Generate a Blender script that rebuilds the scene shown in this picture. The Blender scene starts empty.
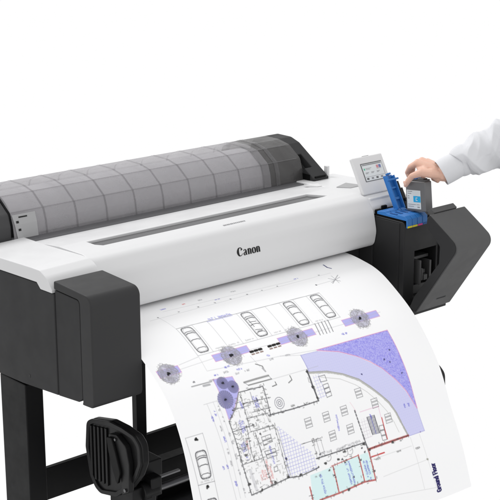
import bpy, bmesh, math, random
import numpy as np
from mathutils import Vector, Matrix
random.seed(7)
rng = np.random.default_rng(11)
scene = bpy.context.scene
COL = scene.collection
R = math.radians

# ------------------------------------------------------------------ materials
def mat(name, col, rough=.45, spec=.4, bump=0., bscale=900., var=0., metal=0., coat=0., sss=0.):
    m = bpy.data.materials.new(name); m.use_nodes = True
    nt = m.node_tree; b = nt.nodes['Principled BSDF']
    b.inputs['Base Color'].default_value = (*col, 1)
    b.inputs['Roughness'].default_value = rough
    b.inputs['Specular IOR Level'].default_value = spec
    b.inputs['Metallic'].default_value = metal
    b.inputs['Coat Weight'].default_value = coat
    if sss:
        b.inputs['Subsurface Weight'].default_value = sss
        b.inputs['Subsurface Radius'].default_value = (.012, .005, .003)
    tc = nt.nodes.new('ShaderNodeTexCoord')
    if bump:
        nr = nt.nodes.new('ShaderNodeTexNoise'); nr.inputs['Scale'].default_value = 14; nr.inputs['Detail'].default_value = 6; nr.inputs['Roughness'].default_value = .65
        rr = nt.nodes.new('ShaderNodeMapRange'); rr.inputs[1].default_value = .35; rr.inputs[2].default_value = .65; rr.inputs[3].default_value = rough - .05; rr.inputs[4].default_value = min(1, rough + .05)
        nt.links.new(tc.outputs['Object'], nr.inputs['Vector']); nt.links.new(nr.outputs['Fac'], rr.inputs[0]); nt.links.new(rr.outputs[0], b.inputs['Roughness'])
        n = nt.nodes.new('ShaderNodeTexNoise'); n.inputs['Scale'].default_value = bscale; n.inputs['Detail'].default_value = 3
        bp = nt.nodes.new('ShaderNodeBump'); bp.inputs['Strength'].default_value = bump; bp.inputs['Distance'].default_value = .001
        nt.links.new(tc.outputs['Object'], n.inputs['Vector']); nt.links.new(n.outputs['Fac'], bp.inputs['Height'])
        nt.links.new(bp.outputs['Normal'], b.inputs['Normal'])
    if var:
        n2 = nt.nodes.new('ShaderNodeTexNoise'); n2.inputs['Scale'].default_value = 9; n2.inputs['Detail'].default_value = 4
        mx = nt.nodes.new('ShaderNodeMix'); mx.data_type = 'RGBA'
        mx.inputs[6].default_value = (*[c * (1 - var) for c in col], 1); mx.inputs[7].default_value = (*[min(1, c * (1 + var)) for c in col], 1)
        nt.links.new(tc.outputs['Object'], n2.inputs['Vector']); nt.links.new(n2.outputs['Fac'], mx.inputs[0])
        nt.links.new(mx.outputs[2], b.inputs['Base Color'])
    return m

M = dict(
    white=mat('white_plastic', (.655, .655, .662), .38, .38, .05, 1200, .012),
    panelw=mat('panel_plastic', (.69, .69, .695), .4, .35, .04, 1200, .01),
    dark=mat('charcoal_plastic', (.031, .031, .032), .5, .12, .14, 1300, .015),
    cap=mat('charcoal_cap_plastic', (.044, .044, .045), .48, .08, .12, 1300, .015),
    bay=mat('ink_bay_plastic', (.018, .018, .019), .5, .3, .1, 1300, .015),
    lid=mat('ink_cover_plastic', (.072, .072, .073), .46, .36, .14, 1300, .015),
    grey=mat('mid_grey_plastic', (.10, .10, .105), .5, .3, .05, 900, .04),
    slot=mat('smoked_window', (.085, .085, .088), .25, .45, 0, 1, .12),
    black=mat('black_metal', (.0035, .0035, .0038), .5, .18, .1, 700, .2),
    blackp=mat('black_plastic', (.006, .006, .0065), .42, .28, .08, 700, .15),
    void=mat('black_and_shade_plastic', (.004, .004, .004), .6, .1, 0, 1, .1),  # black tray parts, and the painted shade of the housing recess
    housing=mat('grey_end_plastic', (.055, .055, .057), .5, .2, .1, 1300, .08),
    legs=mat('satin_black_metal', (.0055, .0055, .006), .5, .16, .08, 900, .05),
    steel=mat('brushed_steel', (.16, .16, .165), .3, .5, .1, 300, .05, 1.),
    blue=mat('blue_plastic', (.025, .17, .50), .4, .4, .04, 900, .08),
    blued=mat('dark_blue_plastic', (.012, .09, .30), .45, .35, .04, 900, .08),
    yellow=mat('yellow_label', (.75, .62, .02), .5, .3, 0, 1, .03),
    magenta=mat('magenta_label', (.62, .05, .25), .5, .3, 0, 1, .03),
    cyan=mat('cyan_label', (.015, .36, .68), .5, .3, 0, 1, .03),
    label=mat('paper_label', (.62, .66, .68), .55, .3, 0, 1, .02),
    ink=mat('black_ink', (.006, .006, .006), .5, .3, 0, 1, .05),
    inkg=mat('grey_ink', (.26, .26, .27), .5, .3, 0, 1, .05),
    inkb=mat('blue_ink', (.14, .18, .40), .5, .3, 0, 1, .05),
    tank=mat('ink_tank_plastic', (.135, .135, .14), .33, .4, .05, 700, .08),
    screen=mat('display_glass', (.68, .71, .72), .2, .5, 0, 1, .03),
    bezel=mat('display_bezel', (.09, .09, .095), .3, .5, 0, 1, .03),
    roll=mat('roll_paper', (.82, .82, .83), .7, .2, 0, 1, .02),
    sticker=mat('grey_sticker', (.36, .36, .365), .5, .3, 0, 1, .03),
    skin=mat('skin', (.715, .445, .345), .46, .35, .4, 420, .13, sss=.12),
    nail=mat('nail', (.74, .47, .38), .3, .4, 0, 1, .05),
    shirt=mat('white_cotton', (.70, .705, .728), .85, .1, .5, 1400, .02),
    red=mat('red_icon', (.62, .25, .28), .5, .3, 0, 1, .02),
    green=mat('green_icon', (.08, .50, .30), .5, .3, 0, 1, .02),
)

def smoky(name, tint, fac, col):
    m = bpy.data.materials.new(name); m.use_nodes = True
    nt = m.node_tree; nt.nodes.clear()
    out = nt.nodes.new('ShaderNodeOutputMaterial'); mx = nt.nodes.new('ShaderNodeMixShader')
    tr = nt.nodes.new('ShaderNodeBsdfTransparent'); tr.inputs[0].default_value = (*tint, 1)
    p = nt.nodes.new('ShaderNodeBsdfPrincipled'); p.inputs['Base Color'].default_value = (*col, 1); p.inputs['Roughness'].default_value = .17
    n = nt.nodes.new('ShaderNodeTexNoise'); n.inputs['Scale'].default_value = 9; n.inputs['Detail'].default_value = 6; n.inputs['Roughness'].default_value = .65; n.inputs['Distortion'].default_value = .8
    bp = nt.nodes.new('ShaderNodeBump'); bp.inputs['Strength'].default_value = .5; bp.inputs['Distance'].default_value = .006; nt.links.new(n.outputs['Fac'], bp.inputs['Height']); nt.links.new(bp.outputs['Normal'], p.inputs['Normal'])
    tc = nt.nodes.new('ShaderNodeTexCoord'); mr = nt.nodes.new('ShaderNodeMapRange')
    mr.inputs[1].default_value = .3; mr.inputs[2].default_value = .7; mr.inputs[3].default_value = fac - .10; mr.inputs[4].default_value = fac + .10
    nt.links.new(tc.outputs['Object'], n.inputs['Vector']); nt.links.new(n.outputs['Fac'], mr.inputs[0])
    nt.links.new(mr.outputs[0], mx.inputs[0]); nt.links.new(tr.outputs[0], mx.inputs[1]); nt.links.new(p.outputs[0], mx.inputs[2])
    nt.links.new(mx.outputs[0], out.inputs[0])
    return m
M['smoke'] = smoky('smoky_clear_plastic', (.80, .79, .805), .50, (.315, .307, .32))
M['smokedark'] = smoky('smoky_dark_plastic', (.50, .49, .49), .62, (.095, .092, .092))
M['smoked'] = smoky('smoky_clear_rib', (.84, .83, .84), .32, (.20, .198, .203))

# ------------------------------------------------------------------ object helpers
def finish(me, ang=32):
    me.validate(); me.update()
    me.polygons.foreach_set('use_smooth', [True] * len(me.polygons))
    me.set_sharp_from_angle(angle=R(ang))

def link(name, me, mats, parent=None, bevel=0., seg=2, ang=32, bang=30):
    o = bpy.data.objects.new(name, me); COL.objects.link(o)
    for m in (mats if isinstance(mats, (list, tuple)) else [mats]): me.materials.append(m)
    finish(me, ang)
    if parent is not None:
        o.parent = parent
        if parent.type == 'EMPTY': o.matrix_parent_inverse = Matrix.Translation(-parent.location)
    if bevel:
        b = o.modifiers.new('edge_rounding', 'BEVEL'); b.width = bevel; b.segments = seg; b.limit_method = 'ANGLE'; b.angle_limit = R(bang); b.harden_normals = True
    return o

def from_bm(bm, name='m'):
    bmesh.ops.recalc_face_normals(bm, faces=bm.faces)
    me = bpy.data.meshes.new(name); bm.to_mesh(me); bm.free(); return me

def thing(name, label, cat, loc, group=None):
    o = bpy.data.objects.new(name, None); COL.objects.link(o); o.location = loc; o.empty_display_size = .1
    o['label'] = label; o['category'] = cat
    if group: o['group'] = group
    return o

def fillet(pts, seg=8):
    """pts: (y, z) or (y, z, radius) corners -> outline with rounded corners"""
    out = []; n = len(pts)
    for i, p in enumerate(pts):
        c = Vector(p[:2]); r = p[2] if len(p) > 2 else 0
        if not r: out.append(tuple(c)); continue
        a = (Vector(pts[i - 1][:2]) - c); b = (Vector(pts[(i + 1) % n][:2]) - c)
        la, lb = a.length, b.length; a.normalize(); b.normalize()
        th = a.angle(b); t = min(r / math.tan(th / 2), la * .49, lb * .49); rr = t * math.tan(th / 2)
        cen = c + (a + b).normalized() * (rr / math.sin(th / 2))
        p0 = c + a * t; p1 = c + b * t
        v0 = p0 - cen; v1 = p1 - cen; an = v0.angle_signed(v1)
        for k in range(seg + 1):
            q = v0.copy(); q.rotate(Matrix.Rotation(-an * k / seg, 2)); out.append(tuple(cen + q))
    return out

def extr(bm, pts, x0, x1):
    a = [bm.verts.new((x0, y, z)) for y, z in pts]; b = [bm.verts.new((x1, y, z)) for y, z in pts]
    n = len(pts)
    bm.faces.new(a); bm.faces.new(b[::-1])
    for i in range(n): bm.faces.new((a[i], b[i], b[(i + 1) % n], a[(i + 1) % n]))

def prof(name, pts, x0, x1, m, parent, bevel=.002, seg=2, fil=True):
    bm = bmesh.new(); extr(bm, fillet(pts) if fil else pts, x0, x1)
    return link(name, from_bm(bm), m, parent, bevel, seg)

def addbox(bm, x0, x1, y0, y1, z0, z1, mi=0, rot=None):
    vs = [Vector((x, y, z)) for x in (x0, x1) for y in (y0, y1) for z in (z0, z1)]
    if rot:
        c, mt = rot; vs = [mt @ (v - c) + c for v in vs]
    v = [bm.verts.new(q) for q in vs]
    for f in ((0, 1, 3, 2), (4, 6, 7, 5), (0, 4, 5, 1), (2, 3, 7, 6), (0, 2, 6, 4), (1, 5, 7, 3)):
        bm.faces.new([v[i] for i in f]).material_index = mi

def box(name, d, m, parent, bevel=.002, rot=None):
    bm = bmesh.new(); addbox(bm, *d, rot=rot); return link(name, from_bm(bm), m, parent, bevel)

def addtube(bm, p0, p1, r0, r1=None, n=20, cap=True):
    p0, p1 = Vector(p0), Vector(p1); r1 = r0 if r1 is None else r1
    d = (p1 - p0).normalized(); a = d.orthogonal().normalized(); b = d.cross(a)
    A = [bm.verts.new(p0 + (a * math.cos(t) + b * math.sin(t)) * r0) for t in [2 * math.pi * k / n for k in range(n)]]
    B = [bm.verts.new(p1 + (a * math.cos(t) + b * math.sin(t)) * r1) for t in [2 * math.pi * k / n for k in range(n)]]
    for k in range(n): bm.faces.new((A[k], A[(k + 1) % n], B[(k + 1) % n], B[k]))
    if cap: bm.faces.new(A[::-1]); bm.faces.new(B)

def tube(name, p0, p1, r, m, parent, bevel=0, n=24):
    bm = bmesh.new(); addtube(bm, p0, p1, r, n=n); return link(name, from_bm(bm), m, parent, bevel)

def cut(o, boxes):
    """cut box-shaped openings into a mesh and keep only the result"""
    bm = bmesh.new()
    for d in boxes: addbox(bm, *d) if len(d) == 6 else extr(bm, d[0], d[1], d[2])
    me = from_bm(bm, 'cutter'); c = bpy.data.objects.new('cutter', me); COL.objects.link(c)
    md = o.modifiers.new('cut', 'BOOLEAN'); md.operation = 'DIFFERENCE'; md.object = c; md.solver = 'EXACT'
    bev = [x for x in o.modifiers if x.type == 'BEVEL']
    for b in bev: b.show_viewport = False
    dg = bpy.context.evaluated_depsgraph_get()
    new = bpy.data.meshes.new_from_object(o.evaluated_get(dg)); old = o.data; mats = list(old.materials)
    o.data = new; o.modifiers.remove(md)
    for b in bev: b.show_viewport = True
    bpy.data.objects.remove(c); bpy.data.meshes.remove(me)
    finish(o.data)

# the printed plan, in millimetres across and along the sheet
PLAN = [
('F',(178,175,243),1,[(512,340),(786,345),(788,399),(787,462),(786,546),(787,577),(764,521),(737,480),(705,442),(674,413),(637,389),(581,362)]),
('F',(222,222,250),1,[(454,341),(514,344),(580,363),(636,391),(672,417),(705,443),(735,482),(762,524),(786,578),(791,642),(728,641),(720,609),(708,568),(691,534),(640,478),(611,450),(564,423),(515,403),(456,391)]),
('H','dots',(172,172,232),[(454,341),(514,344),(580,363),(636,391),(672,417),(705,443),(735,482),(762,524),(786,578),(791,642),(728,641),(720,609),(708,568),(691,534),(640,478),(611,450),(564,423),(515,403),(456,391)]),
('H','speck',(118,112,222),[(512,340),(786,345),(788,399),(787,462),(786,546),(787,577),(764,521),(737,480),(705,442),(674,413),(637,389),(581,362)]),
('F',(178,175,243),0.85,[(155,335),(215,342),(218,378),(167,440),(155,443),(156,362)]),
('F',(222,246,246),1,[(367,647),(441,646),(449,719),(399,723),(360,711)]),
('F',(222,246,246),1,[(447,648),(539,644),(539,713),(453,718)]),
('F',(222,246,246),1,[(546,644),(576,644),(578,719),(546,715)]),
('F',(186,183,240),1,[(15,271),(82,271),(82,292),(15,292)]),
('L',(225,150,190),1.2,[(15,271),(82,271),(82,292),(15,292),(15,271)]),
('F',(186,183,240),1,[(193,270),(310,270),(310,291),(193,291)]),
('L',(225,150,190),1.2,[(193,270),(310,270),(310,291),(193,291),(193,270)]),
('F',(186,183,240),1,[(414,276),(542,276),(542,297),(414,297)]),
('L',(225,150,190),1.2,[(414,276),(542,276),(542,297),(414,297),(414,276)]),
('F',(186,183,240),1,[(653,278),(790,278),(790,299),(653,299)]),
('L',(225,150,190),1.2,[(653,278),(790,278),(790,299),(653,299),(653,278)]),
('H','grid',(160,160,225),[(293,492),(299,632),(398,638),(390,592),(358,562)]),
('H','grid',(185,185,230),[(460,404),(484,401),(482,465),(455,468)]),
('H','grid',(215,205,215),[(574,555),(601,554),(606,608),(571,612)]),
('L',(225,150,190),1.6,[(512,340),(786,345),(788,399),(787,462),(786,546),(787,577)]),
('L',(225,150,190),2,[(515,342),(581,362),(637,390),(673,415),(705,442),(736,481),(763,522),(786,577)]),
('L',(110,110,190),1.2,[(454,341),(456,391)]),
('L',(150,150,210),1,[(786,577),(791,642),(728,641)]),
('L',(150,150,210),0.9,[(454,341),(514,344)]),
('L',(225,150,190),1,[(155,335),(215,342),(218,378),(167,440),(155,443),(156,362),(155,335)]),
('PARK',[(154,161),(653,172),(657,267),(155,261)],10,[0,4,7,9]),
('D',(105,105,108),3.4,[(146,95)]),
('D',(105,105,108),3.4,[(215,95)]),
('D',(105,105,108),3.4,[(279,96)]),
('D',(105,105,108),3.4,[(336,97)]),
('D',(105,105,108),3.4,[(389,99)]),
('D',(105,105,108),3.4,[(449,98)]),
('D',(105,105,108),3.4,[(504,98)]),
('D',(105,105,108),3.4,[(559,98)]),
('D',(105,105,108),3.4,[(719,98)]),
('T',(60,60,190),6,[(180,62),(194,62)]),
('T',(205,70,70),6,[(244,64),(258,64)]),
('T',(130,130,135),6,[(304,65),(318,65)]),
('T',(60,60,190),6,[(347,84),(362,84)]),
('T',(130,130,135),6,[(418,66),(434,66)]),
('T',(60,60,190),6,[(634,86),(650,86)]),
('L',(60,60,110),4,[(782,52),(779,71),(785,81)]),
('L',(185,185,188),0.8,[(146,95),(154,161)]),
('L',(185,185,188),0.7,[(116,101),(761,103)]),
('L',(185,185,188),0.7,[(177,75),(637,92)]),
('L',(130,130,135),1.6,[(730,126),(756,150)]),
('L',(130,130,135),1.6,[(725,151),(772,122)]),
('L',(130,130,135),1,[(750,118),(746,156)]),
('L',(130,130,135),1,[(724,146),(770,133)]),
('L',(185,185,188),1,[(674,140),(742,139)]),
('D',(45,45,50),3.6,[(671,139)]),
('T',(60,60,190),10,[(263,159),(341,161)]),
('L',(120,120,210),1,[(253,166),(338,168)]),
('L',(185,185,188),0.9,[(87,271),(153,264)]),
('L',(185,185,188),0.8,[(49,285),(195,280),(416,289),(654,291),(801,287)]),
('L',(185,185,188),0.8,[(155,309),(390,327),(454,341)]),
('L',(185,185,188),0.8,[(390,327),(512,340)]),
('L',(185,185,188),0.7,[(155,261),(153,309)]),
('TREE',32,[(45,286)]),
('TREE',32,[(248,286)]),
('TREE',33,[(479,288)]),
('TREE',34,[(719,288)]),
('DISC',17,[(178,351)]),
('DISC',17,[(203,368)]),
('DISC',24,[(166,393)]),
('BENCH',[(306,295),(350,296)]),
('BENCH',[(369,295),(414,295)]),
('L',(105,105,110),2.2,[(561,265),(554,302)]),
('L',(130,130,135),2.2,[(573,265),(566,302)]),
('L',(105,105,110),2.2,[(586,265),(578,303)]),
('L',(130,130,135),2.2,[(598,265),(590,303)]),
('L',(105,105,110),2.2,[(610,265),(602,303)]),
('T',(60,60,190),6,[(208,313),(223,313)]),
('T',(130,130,135),6,[(197,326),(212,326)]),
('T',(60,60,190),6,[(166,326),(180,326)]),
('T',(60,60,190),6,[(239,328),(254,329)]),
('T',(130,130,135),6,[(229,338),(244,338)]),
('T',(130,130,135),6,[(260,338),(275,338)]),
('T',(130,130,135),6,[(352,328),(367,328)]),
('T',(60,60,190),6,[(351,315),(366,316)]),
('T',(130,130,135),6,[(407,330),(422,330)]),
('T',(60,60,190),6,[(625,318),(642,319)]),
('T',(130,130,135),6,[(144,337),(159,337)]),
('T',(130,130,135),6,[(177,337),(192,337)]),
('L',(160,160,160),5,[(241,366),(282,366),(323,367)]),
('L',(135,135,135),3,[(250,376),(290,377),(328,378)]),
('L',(130,130,135),1.2,[(241,366),(250,376)]),
('L',(130,130,135),1.2,[(323,367),(328,378)]),
('L',(120,120,120),2.5,[(302,328),(309,332),(319,339),(319,348)]),
('L',(185,185,188),5,[(316,344),(320,354)]),
('L',(110,110,110),2.4,[(321,397),(336,396),(335,388)]),
('L',(110,110,110),2.4,[(376,401),(390,396),(389,384)]),
('L',(185,185,188),0.8,[(301,303),(311,340)]),
('L',(185,185,188),0.8,[(327,379),(493,383)]),
('L',(170,170,172),3.2,[(86,337),(149,339)]),
('D',(130,130,135),4,[(99,327)]),
('L',(185,185,188),6,[(120,344),(139,345)]),
('L',(185,185,188),0.8,[(97,389),(143,390)]),
('L',(185,185,188),0.8,[(107,390),(124,640)]),
('L',(185,185,188),0.7,[(139,390),(152,641)]),
('L',(185,185,188),0.7,[(127,390),(137,639)]),
('T',(60,60,190),6.5,[(127,492),(126,479)]),
('T',(60,60,190),6.5,[(105,556),(103,542)]),
('T',(60,60,190),6.5,[(117,557),(116,543)]),
('T',(60,60,190),6.5,[(134,606),(132,593)]),
('T',(130,130,135),6.5,[(125,464),(125,450)]),
('T',(130,130,135),6.5,[(145,482),(144,468)]),
('T',(130,130,135),6.5,[(128,523),(127,509)]),
('T',(130,130,135),6.5,[(131,554),(129,541)]),
('T',(130,130,135),6.5,[(150,582),(148,568)]),
('T',(130,130,135),6.5,[(154,630),(152,616)]),
('T',(60,60,190),6.5,[(122,424),(122,411)]),
('T',(60,60,190),6.5,[(109,435),(109,422)]),
('T',(130,130,135),6.5,[(137,415),(138,402)]),
('T',(130,130,135),6.5,[(140,444),(140,431)]),
('T',(130,130,135),6.5,[(148,503),(147,489)]),
('T',(130,130,135),6.5,[(150,542),(148,528)]),
('BAY',[(14,453),(67,454),(71,576),(22,573)]),
('BAY2',[(22,573),(71,576)]),
('L',(112,112,116),2.5,[(212,386),(292,389),(285,466)]),
('L',(140,140,142),3,[(212,386),(189,419),(156,447)]),
('L',(112,112,116),2.5,[(154,447),(161,541),(172,641)]),
('L',(112,112,116),2.8,[(172,641),(297,633),(335,640),(395,636)]),
('L',(112,112,116),3.1,[(278,464),(362,468),(452,470)]),
('L',(100,100,104),5,[(451,385),(449,426),(451,469)]),
('L',(112,112,116),3.1,[(398,611),(483,614),(576,617)]),
('L',(125,125,128),3,[(576,617),(580,638)]),
('L',(112,112,116),1.5,[(360,562),(429,564)]),
('L',(112,112,116),1.0,[(399,565),(402,612)]),
('L',(130,130,135),1,[(411,568),(426,568),(429,601),(414,601),(411,568)]),
('L',(112,112,116),1.8,[(221,490),(286,492)]),
('L',(112,112,116),1.8,[(223,495),(229,555),(241,634)]),
('L',(112,112,116),1.4,[(286,492),(298,634)]),
('L',(150,150,152),1.4,[(293,502),(306,634)]),
('L',(112,112,116),1.6,[(213,416),(302,422)]),
('L',(112,112,116),1.6,[(207,455),(280,458)]),
('L',(112,112,116),1.5,[(213,396),(210,485)]),
('L',(112,112,116),1.6,[(154,475),(226,475)]),
('L',(112,112,116),1.6,[(165,561),(227,562)]),
('L',(112,112,116),1.5,[(202,470),(197,538),(202,560)]),
('L',(112,112,116),1.2,[(160,520),(192,521)]),
('L',(130,130,135),1.4,[(247,394),(244,426)]),
('L',(130,130,135),1.4,[(187,424),(233,425)]),
('L',(130,130,135),1.2,[(251,430),(283,468)]),
('L',(112,112,116),1.5,[(232,444),(292,446)]),
('L',(112,112,116),1.4,[(210,488),(221,490)]),
('DASH',(90,90,94),5,[(564,526),(571,576),(579,639)]),
('DASH',(182,182,178),7,[(455,393),(514,406),(563,425),(610,453),(639,481),(666,509),(690,537),(707,570),(720,612),(728,638)]),
('L',(165,165,160),2,[(456,391),(515,403),(564,423),(611,450),(640,478),(667,507),(691,534),(708,568),(720,609),(729,638)]),
('L',(190,190,188),1.2,[(485,413),(548,434),(594,463),(624,490),(653,524),(676,557),(692,592),(700,622)]),
('L',(196,110,108),6,[(580,638),(729,639)]),
('L',(90,60,60),1.4,[(580,638),(729,639)]),
('L',(196,110,108),4,[(447,647),(449,719)]),
('L',(196,110,108),4,[(541,642),(542,715)]),
('L',(196,110,108),4.5,[(580,638),(581,722)]),
('L',(196,110,108),4.5,[(383,718),(449,719),(541,716),(581,722)]),
('L',(196,110,108),4,[(358,676),(360,711)]),
('L',(196,110,108),2.5,[(442,644),(539,643)]),
('L',(205,70,70),3.5,[(585,660),(632,661)]),
('L',(205,70,70),3,[(652,569),(654,629)]),
('L',(225,150,190),0.9,[(581,535),(649,536),(650,567)]),
('L',(235,190,200),0.9,[(555,501),(568,529)]),
('TABLE',[(398,514),(462,515),(528,516),(469,568),(535,568),(594,484),(640,524),(675,575)]),
('BOXES',[(480,410),(502,411),(502,430),(480,428)],1),
('BOXES',[(483,435),(502,434),(501,470),(483,471)],3),
('BOXES',[(636,588),(651,589),(652,632),(637,631)],3),
('BOXES',[(239,511),(268,511),(270,532),(240,533)],2),
('BOXES',[(239,548),(273,549),(276,569),(244,569)],2),
('BOXES',[(258,594),(269,595),(269,608),(257,608)],1),
('STAIR',[(601,555),(628,556),(633,606),(607,604)]),
('DESK',[(324,443)]),
('T',(60,60,190),7,[(495,562),(497,518)]),
('T',(60,60,190),8,[(405,706),(400,652)]),
('T',(60,60,190),8,[(496,708),(492,648)]),
('T',(60,60,190),8,[(508,709),(503,650)]),
('T',(60,60,190),7,[(557,707),(554,662)]),
('T',(60,60,190),7,[(566,717),(563,663)]),
('T',(60,60,190),8,[(262,585),(258,536)]),
('T',(60,60,190),8,[(250,436),(250,406)]),
('T',(60,60,190),8,[(257,436),(258,408)]),
('T',(60,60,190),9,[(188,485),(185,452)]),
('T',(60,60,190),8,[(194,482),(194,453)]),
('T',(60,60,190),8,[(176,531),(173,506)]),
('T',(60,60,190),8,[(183,530),(180,505)]),
('T',(60,60,190),7,[(207,427),(206,410)]),
('T',(60,60,190),6,[(182,554),(181,544)]),
('T',(60,60,190),7,[(744,564),(742,553)]),
('T',(60,60,190),7,[(760,564),(758,554)]),
('T',(60,60,190),6,[(617,564),(614,549)]),
('T',(222,130,128),6,[(240,631),(238,570)]),
('T',(222,130,128),6,[(249,620),(246,588)]),
('T',(222,130,128),7,[(192,529),(191,508)]),
('T',(222,130,128),7,[(214,615),(211,593)]),
('T',(222,130,128),7,[(223,616),(220,592)]),
('T',(222,130,128),7,[(230,615),(228,592)]),
('L',(225,225,228),9,[(183,581),(190,632)]),
('L',(205,205,205),0.9,[(582,668),(730,669)]),
('L',(205,205,205),0.9,[(610,722),(774,719)]),
('L',(205,205,205),0.9,[(769,646),(774,719),(785,805)]),
('L',(205,205,205),0.9,[(734,646),(742,794)]),
('L',(205,205,205),0.9,[(554,770),(786,802)]),
('T',(90,90,90),6,[(598,671),(612,671)]),
('T',(90,90,90),6,[(675,671),(690,671)]),
('T',(90,90,90),6,[(742,680),(758,680)]),
('D',(160,160,150),5,[(774,719)]),
('D',(150,140,190),3.4,[(775,641)]),
('D',(70,70,70),6,[(668,642)]),
('D',(70,70,70),6,[(172,613)]),
('D',(70,70,70),6,[(180,541)]),
('D',(70,70,70),6,[(336,636)]),
('D',(70,70,70),6,[(296,631)]),
('D',(70,70,70),6,[(253,632)]),
('D',(70,70,70),6,[(208,638)]),
('D',(70,70,70),6,[(484,720)]),
('D',(70,70,70),6,[(496,619)]),
('D',(70,70,70),6,[(470,633)]),
('D',(70,70,70),6,[(424,631)]),
('D',(70,70,70),6,[(584,640)]),
('D',(70,70,70),6,[(569,620)]),
('D',(70,70,70),6,[(450,388)]),
('D',(70,70,70),6,[(448,432)]),
('D',(70,70,70),6,[(450,462)]),
('D',(80,80,84),4,[(483,637)]),
('D',(80,80,84),4,[(490,647)]),
('D',(80,80,84),4,[(545,657)]),
('D',(80,80,84),4,[(509,693)]),
('D',(80,80,84),4,[(445,669)]),
('D',(80,80,84),4,[(584,698)]),
('D',(80,80,84),4,[(566,641)]),
('D',(80,80,84),4,[(399,634)]),
('D',(80,80,84),4,[(432,652)]),
('D',(80,80,84),4,[(559,628)]),
('D',(80,80,84),4,[(414,604)]),
('D',(80,80,84),4,[(190,516)]),
('D',(80,80,84),4,[(177,424)]),
('D',(80,80,84),4,[(237,502)]),
('D',(80,80,84),4,[(302,586)]),
('T',(80,80,80),6,[(357,460),(371,460)]),
('T',(110,110,110),6,[(382,656),(399,656)]),
('T',(130,130,135),8,[(411,604),(453,605)]),
('T',(130,130,135),8,[(467,608),(506,608)]),
('T',(130,130,135),8,[(517,608),(558,608)]),
('D',(75,75,120),4,[(302,583)]),
('D',(75,75,120),4,[(627,440)]),
('D',(75,75,120),4,[(759,401)]),
('D',(75,75,120),4,[(725,421)]),
('D',(75,75,120),4,[(769,472)]),
('D',(75,75,120),4,[(742,433)]),
('GF',[(802,813),(786,732)]),
('ARC',[(164,460)]),
('ARC',[(167,474)]),
('ARC',[(170,488)]),
('ARC',[(173,502)]),
('ARC',[(176,516)]),
('ARC',[(180,531)]),
('ARC',[(183,545)]),
('ARC',[(438,619)]),
('ARC',[(498,624)]),
('ARC',[(516,624)]),
('ARC',[(599,661)]),
('CLUTTER',),
]
W_FRONT, W_TOP, W_LOW = .96, 1.02, .18
KEY = ((.5, 2.1, 2.4), (.65, .1, .15), 1.3, 42)

# ------------------------------------------------------------------ the printed sheet
PX0, PW = .147, .914
RPTS = [(.20,.147),(.16,.144),(.12,.138),(.067,.126),(.015,.101),(-.073,.038),(-.137,-.03),(-.193,-.111),(-.239,-.215),(-.285,-.316),(-.324,-.428)]
LPTS = [(.20,.147),(.16,.144),(.12,.138),(.06,.126),(.005,.103),(-.07,.053),(-.128,-.005),(-.176,-.097),(-.212,-.216),(-.240,-.33),(-.262,-.45)]
def dense(P):
    P = np.array(P); Q = np.vstack([2 * P[0] - P[1], P, 2 * P[-1] - P[-2]]); out = []
    for i in range(1, len(Q) - 2):
        a, b, c, d = Q[i - 1], Q[i], Q[i + 1], Q[i + 2]
        for t in np.linspace(0, 1, 20, endpoint=False):
            out.append(.5 * ((2 * b) + (c - a) * t + (2 * a - 5 * b + 4 * c - d) * t * t + (3 * b - a - 3 * c + d) * t ** 3))
    out.append(P[-1]); out = np.array(out)
    return out, np.r_[0, np.cumsum(np.linalg.norm(np.diff(out, axis=0), axis=1))]
RD_, RS_ = dense(RPTS); LD_, LS_ = dense(LPTS)
SMAX = float(RS_[-1])
CS = 1.4                                  # millimetres per cell of the print
NU, NS = int(914 / CS), int(SMAX * 1000 / CS)
IMG = np.ones((NS + 1, NU + 1, 3)) * np.array([.985, .985, .988])
def _win(x0, x1, y0, y1):
    i0 = max(0, int(y0 / CS) - 1); i1 = min(NS + 1, int(y1 / CS) + 3); j0 = max(0, int(x0 / CS) - 1); j1 = min(NU + 1, int(x1 / CS) + 3)
    if i1 <= i0 or j1 <= j0: return None
    X, Y = np.meshgrid(np.arange(j0, j1) * CS, np.arange(i0, i1) * CS)
    return slice(i0, i1), slice(j0, j1), X, Y
def _blend(si, sj, cov, col):
    c = np.array(col) / 255.; IMG[si, sj] = IMG[si, sj] * (1 - cov[..., None]) + c * cov[..., None]
def seg(p, q, w, col, a=1.):
    W = _win(min(p[0], q[0]) - w, max(p[0], q[0]) + w, min(p[1], q[1]) - w, max(p[1], q[1]) + w)
    if W is None: return
    si, sj, X, Y = W; dx, dy = q[0] - p[0], q[1] - p[1]; l2 = dx * dx + dy * dy + 1e-9
    t = np.clip(((X - p[0]) * dx + (Y - p[1]) * dy) / l2, 0, 1)
    d = np.hypot(X - p[0] - t * dx, Y - p[1] - t * dy)
    we = max(w, CS); cov = np.clip((we / 2 - d) / CS + .5, 0, 1) * min(1, w / CS) * a
    _blend(si, sj, cov, col)
def line(col, w, pts, a=1.):
    for p, q in zip(pts[:-1], pts[1:]): seg(p, q, w, col, a)
def inside(X, Y, pts):
    m = np.zeros(X.shape, bool); n = len(pts)
    for i in range(n):
        x0, y0 = pts[i]; x1, y1 = pts[(i + 1) % n]
        if y0 == y1: continue
        c = ((y0 > Y) != (y1 > Y)) & (X < (x1 - x0) * (Y - y0) / (y1 - y0) + x0); m ^= c
    return m
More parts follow.
